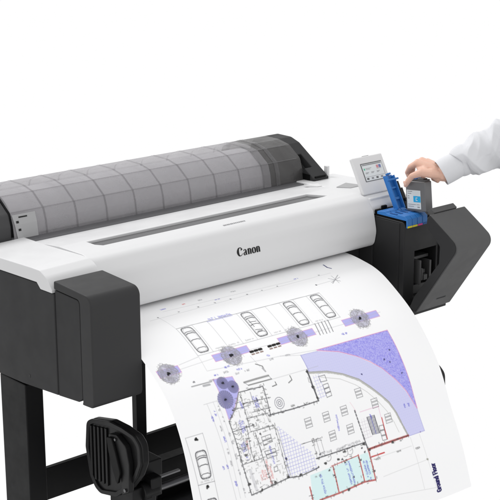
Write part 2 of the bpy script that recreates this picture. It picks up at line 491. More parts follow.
def fill(col, a, pts, pattern=None):
    xs, ys = [p[0] for p in pts], [p[1] for p in pts]
    W = _win(min(xs), max(xs), min(ys), max(ys))
    if W is None: return
    si, sj, X, Y = W
    cov = sum(inside(X + ox, Y + oy, pts).astype(float) for ox, oy in ((-.35, -.35), (.35, -.35), (-.35, .35), (.35, .35))) / 4
    if pattern == 'dots': k = (np.cos(X * 2 * np.pi / 7.) * np.cos(Y * 2 * np.pi / 7.)); cov *= np.clip(np.abs(k) * 1.2 - .25, 0, 1) * .9
    if pattern == 'grid': k = np.maximum(np.clip(1 - np.abs((X % 9.) - 4.5) / 1.1, 0, 1), np.clip(1 - np.abs((Y % 9.) - 4.5) / 1.1, 0, 1)); cov *= k * .85
    if pattern == 'speck':
        z = rng.random((X.shape[0] // 2 + 2, X.shape[1] // 2 + 2)); z = np.kron(z, np.ones((2, 2)))[:X.shape[0], :X.shape[1]]
        cov *= np.clip((z - .45) * .95, 0, .45)
        cov2 = inside(X, Y, pts) * np.clip((.22 - z) * 3, 0, .5); _blend(si, sj, cov2, (200, 198, 246))
    _blend(si, sj, cov * a, col)
def blob(col, r, c):
    for k in range(3):
        seg((c[0] + random.uniform(-r, r) * .5, c[1] + random.uniform(-r, r) * .35), (c[0] + random.uniform(-r, r) * .6, c[1] + random.uniform(-r, r) * .4), r * .8, col, .75)
def marks(col, h, p, q):
    """a run of tiny pen strokes, too small to read"""
    p, q = Vector(p), Vector(q); L_ = (q - p).length
    if L_ < 1: return
    d = (q - p) / L_; n = Vector((-d.y, d.x)); t = 0
    while t < L_:
        a = p + d * t
        if random.random() < .86:
            hh = h * random.choice((.26, .26, .4)); w = h * .34
            seg(a - n * hh, a + n * hh, 1.25, col, .62)
            if random.random() < .6: seg(a + d * w - n * hh, a + d * w + n * hh * random.choice((0, 1)), 1.25, col, .5)
            z = random.choice((-1, 0, 1)) * hh; seg(a + n * z, a + d * w + n * z, 1.25, col, .55)
        t += h * .56
def quad(cs):
    a, b, c, d = [Vector(p) for p in cs]
    return lambda s, t: tuple((a * (1 - s) + b * s) * (1 - t) + (d * (1 - s) + c * s) * t)
def car(Q, s0, s1, t0, t1, kind=0):
    col = (104, 104, 107); f = lambda s, t: Q(s0 + (s1 - s0) * s, t0 + (t1 - t0) * t)
    o = [(.5 + .5 * np.sign(math.cos(a)) * abs(math.cos(a)) ** .45, .5 + .5 * np.sign(math.sin(a)) * abs(math.sin(a)) ** .28) for a in np.linspace(0, 2 * math.pi, 41)]
    line(col, 3.2, [f(*p) for p in o], .75); o2 = [(.5 + (x - .5) * .74, .5 + (y - .5) * .93) for x, y in o]; line((170, 170, 172), 1.2, [f(*p) for p in o2], .5)
    for t, w in ((.19, 2), (.26, 2.6), (.52, 2.2), (.84, 1.8)): line(col, w, [f(.1, t + .02), f(.3, t - .015), (f(.7, t - .015)), f(.9, t + .02)])
    if kind: line(col, 2, [f(.2, .4), f(.8, .42)]); line(col, 2, [f(.25, .3), f(.3, .6)]); line(col, 2, [f(.2, .72), f(.8, .76)]); line(col, 4, [f(.3, .8), f(.7, .8)], .6)
LETTERS = {   # stroke lettering on a unit-high grid: list of polylines, width
    'G': ([[(.62,.8),(.5,.95),(.33,1),(.15,.9),(.05,.7),(.03,.5),(.05,.3),(.15,.1),(.33,0),(.52,.05),(.64,.18),(.64,.45),(.4,.45)]], .74),
    'r': ([[(.05,0),(.05,.66)],[(.05,.42),(.15,.6),(.32,.66)]], .38),
    'o': ([[(.28,0),(.1,.08),(.03,.33),(.1,.58),(.28,.67),(.46,.58),(.53,.33),(.46,.08),(.28,0)]], .62),
    'u': ([[(.05,.66),(.05,.2),(.14,.03),(.28,0),(.44,.12),(.46,.25)],[(.46,.66),(.46,0)]], .58),
    'n': ([[(.05,0),(.05,.66)],[(.05,.45),(.15,.62),(.3,.67),(.43,.6),(.46,.42),(.46,0)]], .58),
    'd': ([[(.47,1),(.47,0)],[(.47,.45),(.38,.62),(.25,.67),(.1,.58),(.03,.33),(.1,.08),(.25,0),(.38,.05),(.47,.2)]], .6),
    'F': ([[(.06,0),(.06,1),(.55,1)],[(.06,.52),(.48,.52)]], .6),
    'l': ([[(.05,0),(.05,1)]], .2), ' ': ([], .34)}
def lettering(txt, p, q, h, w, col):
    tot = sum(LETTERS[c][1] + .1 for c in txt); p, q = Vector(p), Vector(q); d = (q - p).normalized(); up = Vector((d.y, -d.x)); sc = (q - p).length / tot; x = 0
    for c in txt:
        for pl in LETTERS[c][0]: line(col, w, [tuple(p + d * (x + a) * sc + up * b * h) for a, b in pl])
        x += LETTERS[c][1] + .1
def draw_plan():
    for o in PLAN:
        k = o[0]
        if k == 'L': line(o[1], o[2], o[3])
        elif k == 'F': fill(o[1], o[2], o[3])
        elif k == 'H': fill(o[2], 1, o[3], o[1])
        elif k == 'T': marks(o[1], o[2], *o[3])
        elif k == 'D':
            for p in o[3]: blob(o[1], o[2], p)
        elif k == 'TREE':
            cx, cy = o[2][0]; r = o[1]
            r *= .86; fill((186, 184, 212), .6, [(cx + r * math.cos(a), cy + r * math.sin(a)) for a in np.linspace(0, 6.283, 25)[:-1]])
            for i in range(230):
                a, rr = random.uniform(0, 6.283), r * math.sqrt(random.uniform(.02, 1)); x, y = cx + rr * math.cos(a), cy + rr * math.sin(a)
                b = random.uniform(0, 6.283); l = random.uniform(4, 11)
                line((150, 148, 154), 1.3, [(x, y), (x + l * math.cos(b), y + l * math.sin(b)), (x + l * math.cos(b + .9), y + l * math.sin(b + .9))], .42)
            for i in range(18):
                a = i / 18 * 6.283; line((140, 138, 140), 1.5, [(cx + r * math.cos(a), cy + r * math.sin(a)), (cx + r * 1.08 * math.cos(a + .17), cy + r * 1.08 * math.sin(a + .17)), (cx + r * math.cos(a + .35), cy + r * math.sin(a + .35))], .8)
            blob((20, 20, 24), 7, (cx, cy)); blob((20, 20, 24), 6, (cx + 2, cy - 1))
        elif k == 'DISC':
            cx, cy = o[2][0]; r = o[1]; fill((138, 136, 178), .85, [(cx + r * math.cos(a), cy + r * math.sin(a)) for a in np.linspace(0, 6.283, 25)[:-1]])
            for i in range(22):
                a = i / 22 * 6.283; seg((cx, cy), (cx + r * math.cos(a), cy + r * math.sin(a)), 1.2, (100, 98, 130), .6)
            blob((28, 28, 40), 5, (cx, cy))
        elif k == 'DESK':
            cx, cy = o[1][0]
            for r in (15, 9, 4): line((140, 140, 150), 1.6, [(cx + r * math.cos(a), cy + r * math.sin(a)) for a in np.linspace(0, 6.283, 22)])
        elif k == 'PARK':
            Q = quad(o[1]); n = o[2]; c = (175, 175, 178)
            line(c, 1.2, [Q(0, 0), Q(1, 0), Q(1, 1), Q(0, 1), Q(0, 0)]); line((150, 150, 152), 1.3, [Q(0, 0), Q(1, 0)])
            for i in range(1, n): line(c, 1, [Q(i / n, 0), Q(i / n, 1)])
            for i in range(n): marks((186, 186, 188), 5, Q((i + .25) / n, .93), Q((i + .8) / n, .93))
            for i in o[3]: car(Q, (i + .16) / n, (i + .86) / n, .04, .93, i == 4)
        elif k == 'BAY':
            Q = quad(o[1]); line((165, 165, 168), 1.1, [Q(0, 0), Q(1, 0), Q(1, 1), Q(0, 1), Q(0, 0)]); car(Q, .26, .88, .33, .9); blob((25, 25, 25), 7, Q(.5, .08)); blob((25, 25, 25), 6, Q(.58, .08)); marks((190, 190, 190), 6, Q(.2, .95), Q(.9, .95))
        elif k == 'BAY2':
            a, b = o[1]; Q = quad([a, b, (b[0] + 4, b[1] + 122), (a[0] + 4, a[1] + 122)]); line((165, 165, 168), 1.1, [Q(0, 0), Q(1, 0), Q(1, 1), Q(0, 1), Q(0, 0)]); car(Q, .26, .88, .33, .9); blob((25, 25, 25), 7, Q(.5, .08))
        elif k == 'BENCH':
            (x0, y0), (x1, y1) = o[1]; y = (y0 + y1) / 2
            for i in range(3):
                xx = x0 + (x1 - x0) * (i + .5) / 3
                seg((xx - 4, y - 3.5), (xx + 4, y - 3.5), 7, (24, 20, 18)); seg((xx - 4, y + 4.5), (xx + 4, y + 4.5), 4, (120, 92, 82), .8)
        elif k == 'TABLE':
            for cx, cy in o[1]:
                for i in range(3):
                    y = cy - 11 + i * 9; line((125, 125, 128), 1.25, [(cx - 11, y), (cx + 11, y), (cx + 11, y + 6.5), (cx - 11, y + 6.5), (cx - 11, y)])
        elif k == 'BOXES':
            Q = quad(o[1]); n = o[2]
            for i in range(n): line((120, 120, 124), 1.6, [Q(0, i / n), Q(1, i / n), Q(1, (i + .85) / n), Q(0, (i + .85) / n), Q(0, i / n)])
        elif k == 'STAIR':
            Q = quad(o[1])
            for i in range(16): seg(Q(0, i / 15), Q(1, i / 15), 1.8, (120, 120, 132))
            line((90, 90, 96), 2.4, [Q(0, 0), Q(0, 1)]); line((90, 90, 96), 2.4, [Q(1, 0), Q(1, 1)]); line((95, 95, 190), 1.6, [Q(.5, 0), Q(.5, 1)])
        elif k == 'DASH':
            for p, q in zip(o[3][:-1], o[3][1:]):
                L_ = math.dist(p, q); n = max(1, int(L_ / 9))
                for i in range(n):
                    f = lambda t: (p[0] + (q[0] - p[0]) * t, p[1] + (q[1] - p[1]) * t)
                    seg(f((i + .1) / n), f((i + .62) / n), o[2] * random.uniform(.7, 1), o[1], .85)
        elif k == 'ARC':
            cx, cy = o[1][0]; line((150, 150, 152), 1.4, [(cx + 10 * math.cos(a), cy + 10 * math.sin(a)) for a in np.linspace(-.6, 2.4, 10)]); line((150, 150, 152), 1.2, [(cx, cy), (cx + 10, cy - 3)])
        elif k == 'CLUTTER':              # dimension ticks, door jambs and fittings along the walls
            for w0 in [o2 for o2 in PLAN if o2[0] == 'L' and o2[1] in ((112, 112, 116), (196, 110, 108), (140, 140, 142), (100, 100, 104))]:
                for p, q in zip(w0[3][:-1], w0[3][1:]):
                    for i in range(int(math.dist(p, q) / 7)):
                        t = random.random(); x = p[0] + (q[0] - p[0]) * t + random.gauss(0, 3); y = p[1] + (q[1] - p[1]) * t + random.gauss(0, 3); g = random.randint(40, 120)
                        if random.random() < .5: seg((x - random.uniform(1.2, 4), y), (x + random.uniform(1.2, 4), y + random.uniform(-1, 1)), random.uniform(1.2, 2.4), (g, g, g), .6)
                        else: seg((x, y - random.uniform(1.2, 4)), (x + random.uniform(-1, 1), y + random.uniform(1.2, 4)), random.uniform(1.2, 2.4), (g, g, g), .6)
            for i in range(230):
                x, y = random.uniform(165, 285), random.uniform(400, 640)
                if x < 165 + (y - 400) * .02: continue
                g = random.randint(90, 170); a = random.choice((0, 1)); l = random.uniform(3, 11)
                seg((x, y), (x + l * a, y + l * (1 - a)), random.uniform(1.2, 2.6), (g, g, g), .5)
        elif k == 'GF':
            lettering('Ground Floor', (800, 815), (795, 733), 15, 3.6, (34, 28, 92))
draw_plan()

def paper_points(us, ss, lift=0.):
    t = us / PW
    y = np.interp(ss, LS_, LD_[:, 0]) * (1 - t) + np.interp(ss, RS_, RD_[:, 0]) * t
    z = np.interp(ss, LS_, LD_[:, 1]) * (1 - t) + np.interp(ss, RS_, RD_[:, 1]) * t
    return np.stack([PX0 + us, y, z], -1)
def paper_sheet():
    us = np.linspace(0, PW, NU + 1); ss = np.linspace(0, SMAX, NS + 1)
    U, S = np.meshgrid(us, ss); P = paper_points(U, S)
    P[..., 1] += (.0030 * np.sin(U * 9 + S * 4) + .0016 * np.sin(U * 21 - S * 9 + 1)) * np.clip(S - .15, 0, 1)          # a hint of waviness
    P = P.reshape(-1, 3); nv = len(P); w = NU + 1
    idx = np.arange(nv).reshape(NS + 1, w)
    F = np.stack([idx[:-1, :-1], idx[1:, :-1], idx[1:, 1:], idx[:-1, 1:]], -1).reshape(-1, 4)
    me = bpy.data.meshes.new('printed_sheet'); me.vertices.add(nv); me.vertices.foreach_set('co', P.ravel())
    me.loops.add(F.size); me.loops.foreach_set('vertex_index', F.ravel().astype(np.int32))
    me.polygons.add(len(F)); me.polygons.foreach_set('loop_start', np.arange(0, F.size, 4).astype(np.int32)); me.polygons.foreach_set('loop_total', np.full(len(F), 4, np.int32))
    me.update(calc_edges=True)
    at = me.color_attributes.new('plan', 'FLOAT_COLOR', 'POINT')
    c = np.clip(IMG.reshape(-1, 3), 0, 1); c = np.where(c < .04045, c / 12.92, ((c + .055) / 1.055) ** 2.4)
    at.data.foreach_set('color', np.concatenate([c, np.ones((nv, 1))], 1).ravel())
    me.polygons.foreach_set('use_smooth', np.ones(len(F), bool))
    m = bpy.data.materials.new('printed_paper'); m.use_nodes = True; nt = m.node_tree; b = nt.nodes['Principled BSDF']
    a = nt.nodes.new('ShaderNodeVertexColor'); a.layer_name = 'plan'
    nt.links.new(a.outputs['Color'], b.inputs['Base Color']); b.inputs['Roughness'].default_value = .6; b.inputs['Specular IOR Level'].default_value = .25
    me.materials.append(m)
    o = bpy.data.objects.new('printed_sheet', me); COL.objects.link(o)
    o['label'] = 'long white sheet printed with a building and parking plan, curling down from the printer'; o['category'] = 'print'
    return o
paper_sheet()

# ------------------------------------------------------------------ the printer
PR = thing('roll_printer', 'wide grey and white roll printer with open ink cover on a black stand', 'printer', (.65, .3, -.78))

# dark lower body with the tall left side
prof('body_shell', [(.138,.2535),(.197,.2515),(.212,.2655),(.385,.2595),(.62,.252),(.62,-.04),(.3,-.0265),(.137,-.0115)], .0, .145, M['dark'], PR, .003)
box('body_core', (.1455, 1.148, .216, .60, -.03, .1495), M['dark'], PR, .003)
box('body_core', (1.1505, 1.30, .164, .60, -.028, .246), M['dark'], PR, .003)
box('rear_ledge', (.05, 1.25, .462, .53, .10, .2925), M['grey'], PR, .003)

# white end covers
EC = [(.50,.285),(.50,.2925,.004),(.385,.2945),(.23,.3015,.05),(.193,.302,.02),(.165,.290,.03),(.1415,.262,.004),(.1415,.2545),(.1925,.2535,.004),(.2085,.268,.004),(.385,.2615),(.50,.2575)]
o = prof('end_cover', EC, -.004, .1470, M['white'], PR, .0022, 3)
for v in o.data.vertices:
    if v.co.x > .1 and v.co.z > .28: v.co.z += .0038
box('screw_cap', (-.0005, .001, .262, .27, .0, .008), M['blackp'], PR, 0)

# left corner cover: an outer shell round a recessed side panel
CO = [(.1395,.2865,.004),(.029,.2815,.0),(-.0165,.279,.034),(-.018,-.002,.016),(.022,-.0048,.008),(.034,-.0055),(.0305,.004),(.0305,.262,.012),(.1395,.265)]
o = prof('corner_cover', CO, 0., .147, M['cap'], PR, .0045, 3)
hs = prof('corner_panel', [(.1375,.2632),(.0335,.2602,.012),(.033,.009,.004),(.05,-.0035),(.1375,-.0125)], .0022, .1455, M['dark'], PR, .002)

# main cover with the smoked viewing slot
COVER = [(.462,.25),(.462,.2905,.003),(.386,.2995,.03),(.334,.305,.03),(.228,.3065,.045),(.190,.3000,.035),(.158,.262,.045),(.1450,.205,.06),(.1535,.162,.025),(.178,.1525,.012),(.24,.151),(.24,.25)]
cv_pts = fillet(COVER)
cover = prof('top_cover', COVER, .1478, 1.1475, M['white'], PR, .0022, 3)
SLOT = [(.232,.315),(.238,.287),(.25,.268),(1.035,.2685),(1.056,.272),(1.046,.29),(1.028,.3215),(.236,.322)]
def slab(bm, outline, z0, z1):
    a = [bm.verts.new((x, y, z0)) for x, y in outline]; b = [bm.verts.new((x, y, z1)) for x, y in outline]
    bm.faces.new(a[::-1]); bm.faces.new(b)
    for i in range(len(a)): bm.faces.new((a[i], a[(i + 1) % len(a)], b[(i + 1) % len(a)], b[i]))
def cut_outline(o, outline, z0, z1):
    bm = bmesh.new(); slab(bm, outline, z0, z1); me = from_bm(bm); c = bpy.data.objects.new('cutter', me); COL.objects.link(c)
    md = o.modifiers.new('cut', 'BOOLEAN'); md.object = c; md.solver = 'EXACT'
    bev = [x for x in o.modifiers if x.type == 'BEVEL']
    for b in bev: b.show_viewport = False
    new = bpy.data.meshes.new_from_object(o.evaluated_get(bpy.context.evaluated_depsgraph_get()))
    o.data = new; o.modifiers.remove(md)
    for b in bev: b.show_viewport = True
    bpy.data.objects.remove(c); finish(o.data)
OUT = [(.2285,.285),(.240,.2655),(1.036,.2655),(1.060,.2705),(1.048,.29),(1.0295,.3245),(.229,.3245)]
cut_outline(cover, OUT, .2955, .33)
bm = bmesh.new(); slab(bm, [(.2295,.2855),(.2405,.2665),(1.0355,.2665),(1.059,.2712),(1.0472,.29),(1.029,.3235),(.230,.3235)], .2958, .2985)
wn = link('viewing_window', from_bm(bm), M['slot'], cover)

# lettering on the cover front: outline follows the cover's own profile
fr = [p for p in cv_pts if p[0] < .238 and p[1] > .175]
fr_s = [0]
for a, b in zip(fr[:-1], fr[1:]): fr_s.append(fr_s[-1] + math.dist(a, b))
def cover_pt(x, s, off):
    y = np.interp(s, fr_s, [p[0] for p in fr]); z = np.interp(s, fr_s, [p[1] for p in fr])
    y2 = np.interp(s + .002, fr_s, [p[0] for p in fr]); z2 = np.interp(s + .002, fr_s, [p[1] for p in fr])
    n = Vector((0, -(z - z2), (y - y2))).normalized()
    if n.y > 0 and abs(n.y) > abs(n.z): n = -n
    if n.z < 0 and abs(n.z) > abs(n.y): n = -n
    return Vector((x, y, z)) + n * off
def s_of_z(z): return np.interp(-z, [-p[1] for p in fr], fr_s)
def pen(pts):
    """variable-width pen stroke: (x, y, width, nib angle) -> list of quads"""
    P = []
    for i, (x, y, w) in enumerate(pts):
        a = Vector(pts[max(0, i - 1)][:2]); b = Vector(pts[min(len(pts) - 1, i + 1)][:2]); d = (b - a).normalized(); n = Vector((-d.y, d.x))
        P.append((Vector((x, y)) + n * w / 2, Vector((x, y)) - n * w / 2))
    return P
def smooth(pts, k=6):
    Q = [pts[0]] + list(pts) + [pts[-1]]; out = []
    for i in range(1, len(Q) - 2):
        a, b, c, d = [np.array(q) for q in Q[i - 1:i + 3]]
        for t in np.linspace(0, 1, k, endpoint=False): out.append(tuple(.5 * ((2 * b) + (c - a) * t + (2 * a - 5 * b + 4 * c - d) * t * t + (3 * b - a - 3 * c + d) * t ** 3)))
    out.append(tuple(pts[-1])); return out
SERIF = {
    'C': ([[(.70,.70,.20),(.68,.80,.14),(.58,.93,.10),(.44,.97,.09),(.25,.86,.20),(.145,.5,.30),(.24,.14,.20),(.44,.03,.08),(.62,.10,.07),(.76,.26,.04)], [(.56,.77,.05),(.62,.72,.22),(.68,.66,.05)]], .84),
    'a': ([[(.10,.52,.15),(.15,.62,.08),(.26,.655,.07),(.36,.60,.13),(.385,.45,.205),(.385,.15,.205),(.43,.03,.10),(.52,.06,.05)], [(.37,.40,.06),(.22,.34,.08),(.10,.20,.16),(.12,.06,.12),(.22,.02,.08),(.37,.13,.05)]], .58),
    'n': ([[(.02,.60,.05),(.10,.63,.07)], [(.135,.66,.02),(.14,.60,.205),(.14,.0,.205)], [(.14,.46,.05),(.24,.61,.07),(.34,.64,.10),(.42,.54,.19),(.43,.40,.205),(.43,.0,.205)], [(.03,.015,.045),(.25,.015,.045)], [(.33,.015,.045),(.54,.015,.045)]], .60),
    'o': ([[(.28,.65,.06),(.13,.55,.18),(.10,.33,.215),(.13,.1,.18),(.28,.01,.06),(.43,.1,.18),(.47,.33,.215),(.43,.55,.18),(.28,.65,.06)]], .59)}
def brand():
    bm = bmesh.new(); x = 0; txt = 'Canon'; tot = sum(SERIF[c][1] for c in txt); x0, x1 = .6035, .6885; H = .0236; sc = (x1 - x0) / tot; zc = .2290; sb = s_of_z(zc); k = 0
    for c in txt:
        for st in SERIF[c][0]:
            pts = smooth([tuple(p) for p in st]) if len(st) > 2 else st
            P = pen(pts); k += 1
            vs = [[bm.verts.new(cover_pt(x0 + (x + q.x) * sc, sb - q.y * H, .0005 + .00004 * k)) for q in pr] for pr in P]
            for a, b in zip(vs[:-1], vs[1:]): bm.faces.new((a[0], a[1], b[1], b[0]))
        x += SERIF[c][1]
    me = bpy.data.meshes.new('brand_lettering'); bm.to_mesh(me); bm.free()
    return link('brand_lettering', me, M['ink'], cover)
brand()
bm = bmesh.new()      # the small grey model strip: a row of illegible strokes
s0 = s_of_z(.3035)
for i in range(13):
    xa = .607 + i * .0062; w = random.uniform(.0035, .0052)
    v = [bm.verts.new(cover_pt(xa + dx, s0 - ds, .0005)) for dx, ds in ((0, 0), (w, 0), (w, .0062), (0, .0062))]; bm.faces.new(v)
me = bpy.data.meshes.new('small_marking'); bm.to_mesh(me); bm.free(); link('small_marking', me, M['inkg'], cover)

# right-hand white end cover with panel bay
ER = [(.50,.25),(.50,.296,.004),(.386,.3005,.03),(.23,.3035,.05),(.197,.2975,.03),(.168,.272,.02),(.164,.252)]
o = prof('end_cover', ER, 1.1490, 1.315, M['white'], PR, .004, 3)
bm = bmesh.new(); slab(bm, [(1.166,.336),(1.190,.300),(1.245,.300),(1.228,.358)], .3000, .3035); link('panel_recess', from_bm(bm), M['sticker'], o)
bm = bmesh.new(); slab(bm, [(1.110,.424),(1.160,.412),(1.146,.380),(1.130,.385)], .2975, .3025); link('hinge_pad', from_bm(bm), M['panelw'], PR)

# control panel, leaning back, with display
def panel_pt(a, t, n):       # a along the width, t down from the top edge, n outwards
    th = math.atan2(.053, .097)
    return Vector((1.152 + a, .262 - t * math.sin(th) - n * math.cos(th), .406 - t * math.cos(th) + n * math.sin(th)))
def panel_box(bm, a0, a1, t0, t1, n0, n1, mi=0):
    v = [bm.verts.new(panel_pt(a, t, n)) for a in (a0, a1) for t in (t0, t1) for n in (n0, n1)]
    for f in ((0, 1, 3, 2), (4, 6, 7, 5), (0, 4, 5, 1), (2, 3, 7, 6), (0, 2, 6, 4), (1, 5, 7, 3)): bm.faces.new([v[i] for i in f]).material_index = mi
bm = bmesh.new(); panel_box(bm, 0, .131, 0, .118, -.0125, 0)
cp = link('control_panel', from_bm(bm), M['panelw'], PR, .004, 3)
bm = bmesh.new(); panel_box(bm, .006, .126, .1185, .150, -.012, -.002); link('panel_hinge', from_bm(bm), M['panelw'], cp, .003)
bm = bmesh.new(); panel_box(bm, .052, .078, -.0012, .002, -.009, -.004); link('status_light', from_bm(bm), M['bezel'], cp)
bm = bmesh.new(); panel_box(bm, .0270, .1165, .0225, .0800, .0002, .0012); bz = link('display_bezel', from_bm(bm), M['bezel'], cp, .0005)
bm = bmesh.new(); panel_box(bm, .0290, .1145, .0255, .0782, .0013, .0018); sc_ = link('display', from_bm(bm), M['screen'], cp)
bm = bmesh.new()
for a0, a1, t0, t1, mi in [(.031,.1125,.0268,.0300,3),(.033,.038,.0385,.0445,2),(.041,.066,.0390,.0402,3),(.041,.060,.0425,.0435,3),(.088,.097,.034,.043,1),(.0985,.1075,.034,.043,4),(.088,.1075,.0445,.0455,3),
                           (.036,.050,.052,.0535,3),(.036,.046,.055,.0562,3),(.060,.073,.052,.0535,3),(.060,.070,.055,.0562,3),(.084,.097,.052,.0535,3),(.084,.093,.055,.0562,3),(.031,.1125,.0655,.0662,3),
                           (.034,.043,.069,.0745,5),(.054,.063,.069,.0745,3),(.074,.083,.069,.0745,5),(.094,.103,.069,.0745,3)]:
    panel_box(bm, a0, a1, t0, t1, .0019, .0021, mi)
link('display_content', from_bm(bm), [M['screen'], M['red'], M['green'], M['inkg'], M['inkb'], M['bezel']], sc_)
box('panel_base', (1.158, 1.288, .186, .235, .262, .2955), M['panelw'], PR, .004)
tube('release_button', (1.255, .1856, .283), (1.255, .183, .283), .006, M['bezel'], PR)

# ink bay under the open cover
IB = [(.163,.2515,.003),(.037,.2515,.012),(.036,-.018,.006),(.163,-.022)]
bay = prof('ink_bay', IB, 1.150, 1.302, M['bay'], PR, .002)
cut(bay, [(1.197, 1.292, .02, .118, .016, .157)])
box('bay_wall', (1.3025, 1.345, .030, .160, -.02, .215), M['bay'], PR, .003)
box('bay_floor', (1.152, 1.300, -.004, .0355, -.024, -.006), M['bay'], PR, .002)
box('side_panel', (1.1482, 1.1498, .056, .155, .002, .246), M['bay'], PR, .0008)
def bay_mech():
    bm = bmesh.new()
    addbox(bm, 1.205, 1.288, .052, .117, .0165, .045); addbox(bm, 1.215, 1.224, .032, .10, .05, .125); addbox(bm, 1.232, 1.262, .05, .11, .075, .088)
    addbox(bm, 1.226, 1.234, .034, .08, .06, .098); addbox(bm, 1.268, 1.278, .040, .11, .05, .115); addbox(bm, 1.205, 1.286, .06, .112, .12, .13)
    addbox(bm, 1.24, 1.258, .037, .06, .058, .075)
    return link('bay_mechanism', from_bm(bm), M['lid'], PR, .002)
bay_mech()
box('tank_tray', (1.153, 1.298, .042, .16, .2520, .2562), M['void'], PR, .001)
def closed_lever(x0, x1, name='tank_lever'):
    pts = [(.150,.257),(.150,.266,.003),(.118,.270,.003),(.112,.265),(.072,.2655),(.068,.270,.002),(.040,.270,.004),(.0285,.262,.003),(.0275,.236),(.0322,.236),(.0335,.257)]
    return prof(name, pts, x0, x1, M['blue'], PR, .0012)
lv = []
for i in range(4):
    x0 = 1.1515 + i * .0222; l = closed_lever(x0, x0 + .0205); lv.append(l)
    bm = bmesh.new(); addbox(bm, x0 + .003, x0 + .0175, .052, .064, .2662, .2685); addbox(bm, x0 + .006, x0 + .0145, .078, .106, .2662, .2672); link('lever_grip', from_bm(bm), M['blued'], l, .0008)
    box('colour_label', (x0 + .0005, x0 + .020, .0262, .0272, .2368, .2420), [M['yellow'], M['yellow'], M['magenta'], M['blued']][i], l, 0)
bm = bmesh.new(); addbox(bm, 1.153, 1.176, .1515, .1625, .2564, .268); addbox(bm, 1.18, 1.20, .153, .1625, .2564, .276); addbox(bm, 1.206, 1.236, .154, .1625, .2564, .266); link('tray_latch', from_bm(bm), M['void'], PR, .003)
# raised lever, hinged at the back of the tray
def lever_pt(a, t, n): 
    th = .50; return Vector((1.203 + a, .128 + t * math.sin(th) - n * math.cos(th), .262 + t * math.cos(th) + n * math.sin(th)))
def lever_box(bm, a0, a1, t0, t1, n0, n1):
    v = [bm.verts.new(lever_pt(a, t, n)) for a in (a0, a1) for t in (t0, t1) for n in (n0, n1)]
    for f in ((0, 1, 3, 2), (4, 6, 7, 5), (0, 4, 5, 1), (2, 3, 7, 6), (0, 2, 6, 4), (1, 5, 7, 3)): bm.faces.new([v[i] for i in f])
bm = bmesh.new(); lever_box(bm, 0, .036, 0, .108, 0, .004); lever_box(bm, 0, .0045, .0, .104, .0042, .018); lever_box(bm, .0315, .036, 0, .104, .0042, .015)
lever_box(bm, -.004, .042, .088, .0935, .016, .021); lever_box(bm, .014, .026, .1085, .114, .0, .012); lever_box(bm, .0048, .0312, .03, .038, .0042, .010); lever_box(bm, .0048, .0312, .064, .070, .0042, .010)
rl = link('raised_lever', from_bm(bm), M['blue'], PR, .001)
bm = bmesh.new(); lever_box(bm, .041, .054, .0, .062, -.004, .012); lever_box(bm, .0445, .0505, .05, .085, .0, .008); lever_box(bm, .0412, .056, .02, .028, .0122, .02); link('lever_spring', from_bm(bm), M['blackp'], rl, .001)

# the open ink cover: the same corner shape, hinged forward at its foot
def tip(p, a=R(34.2), c=(-.016, -.010)):
    y, z = p[0] - c[0], p[1] - c[1]
    return (c[0] + y * math.cos(a) - z * math.sin(a), c[1] + y * math.sin(a) + z * math.cos(a))
LID = fillet([(.1215,.2660,.004),(.04,.2685),(-.0165,.2685,.032),(-.017,-.012,.006),(.004,-.014),(.006,.030,.03),(.006,.232,.012),(.030,.2475,.01),(.1215,.2475)])
lid = prof('ink_cover', [tip(p) for p in LID], 1.1500, 1.3020, M['lid'], PR, .003, 3, fil=False)
TAB = [(.1405,.2475),(.1405,.2676),(.1217,.2682),(.1217,.2475)]
prof('cover_tab', [tip(p) for p in TAB], 1.170, 1.268, M['lid'], lid, .0015, 2, fil=False)
bm = bmesh.new(); lp = [tip(p) for p in fillet([(.1195,.2645),(.04,.266),(-.0145,.266,.031),(-.0148,-.010,.006),(.009,-.0115),(.016,.0266,.02),(.0095,.177),(.036,.219),(.109,.231),(.119,.2492)])]
extr(bm, lp, 1.1478, 1.1500); link('cover_side', from_bm(bm), M['bay'], lid, .0012)
bm = bmesh.new()
for i in range(9):
    xa = 1.213 + i * .0045
    v = [bm.verts.new((xa + dx, *tip((-.0174, zz)))) for dx, zz in ((0, .030), (.0032, .030), (.0032, .036), (0, .036))]; bm.faces.new(v)
me = bpy.data.meshes.new('cover_marking'); bm.to_mesh(me); bm.free(); link('cover_marking', me, M['dark'], lid)

# ------------------------------------------------------------------ rear roll unit
RC = [(.500,.294),(.5055,.332),(.5155,.363),(.5655,.3985),(.612,.4085),(.68,.4095),(.735,.385),(.76,.30)]
def shell(bm, pts, x0, x1, nx=1):
    rows = [[bm.verts.new((x0 + (x1 - x0) * k / nx, y, z)) for y, z in pts] for k in range(nx + 1)]
    for a, b in zip(rows[:-1], rows[1:]):
        for i in range(len(pts) - 1): bm.faces.new((a[i], b[i], b[i + 1], a[i + 1]))
def rounded_open(pts, r):
    q = [(p[0], p[1], r if 0 < i < len(pts) - 1 else 0) for i, p in enumerate(pts)]
    f = fillet([(.63, .1)] + q, 5); return f[1:]
bm = bmesh.new(); shell(bm, rounded_open(RC, .02), .118, 1.046)
rc = link('roll_cover', from_bm(bm), M['smoke'], PR, 0, ang=12)
bm = bmesh.new(); shell(bm, rounded_open(RC, .02), 1.0462, 1.181); link('cover_end_section', from_bm(bm), M['smokedark'], rc, 0, ang=12)
def grow(pts, d): 
    c = Vector((.63, .30)); return [tuple(c + (Vector(p) - c) * (1 + d / (Vector(p) - c).length)) for p in pts]
rco = rounded_open(RC, .02)
for i, xr in enumerate([.222,.323,.424,.525,.625,.726,.825,.922,1.015]):
    bm = bmesh.new(); shell(bm, grow(rco, .0012), xr - .0030, xr + .0030); link('cover_rib', from_bm(bm), M['smoked'], rc)
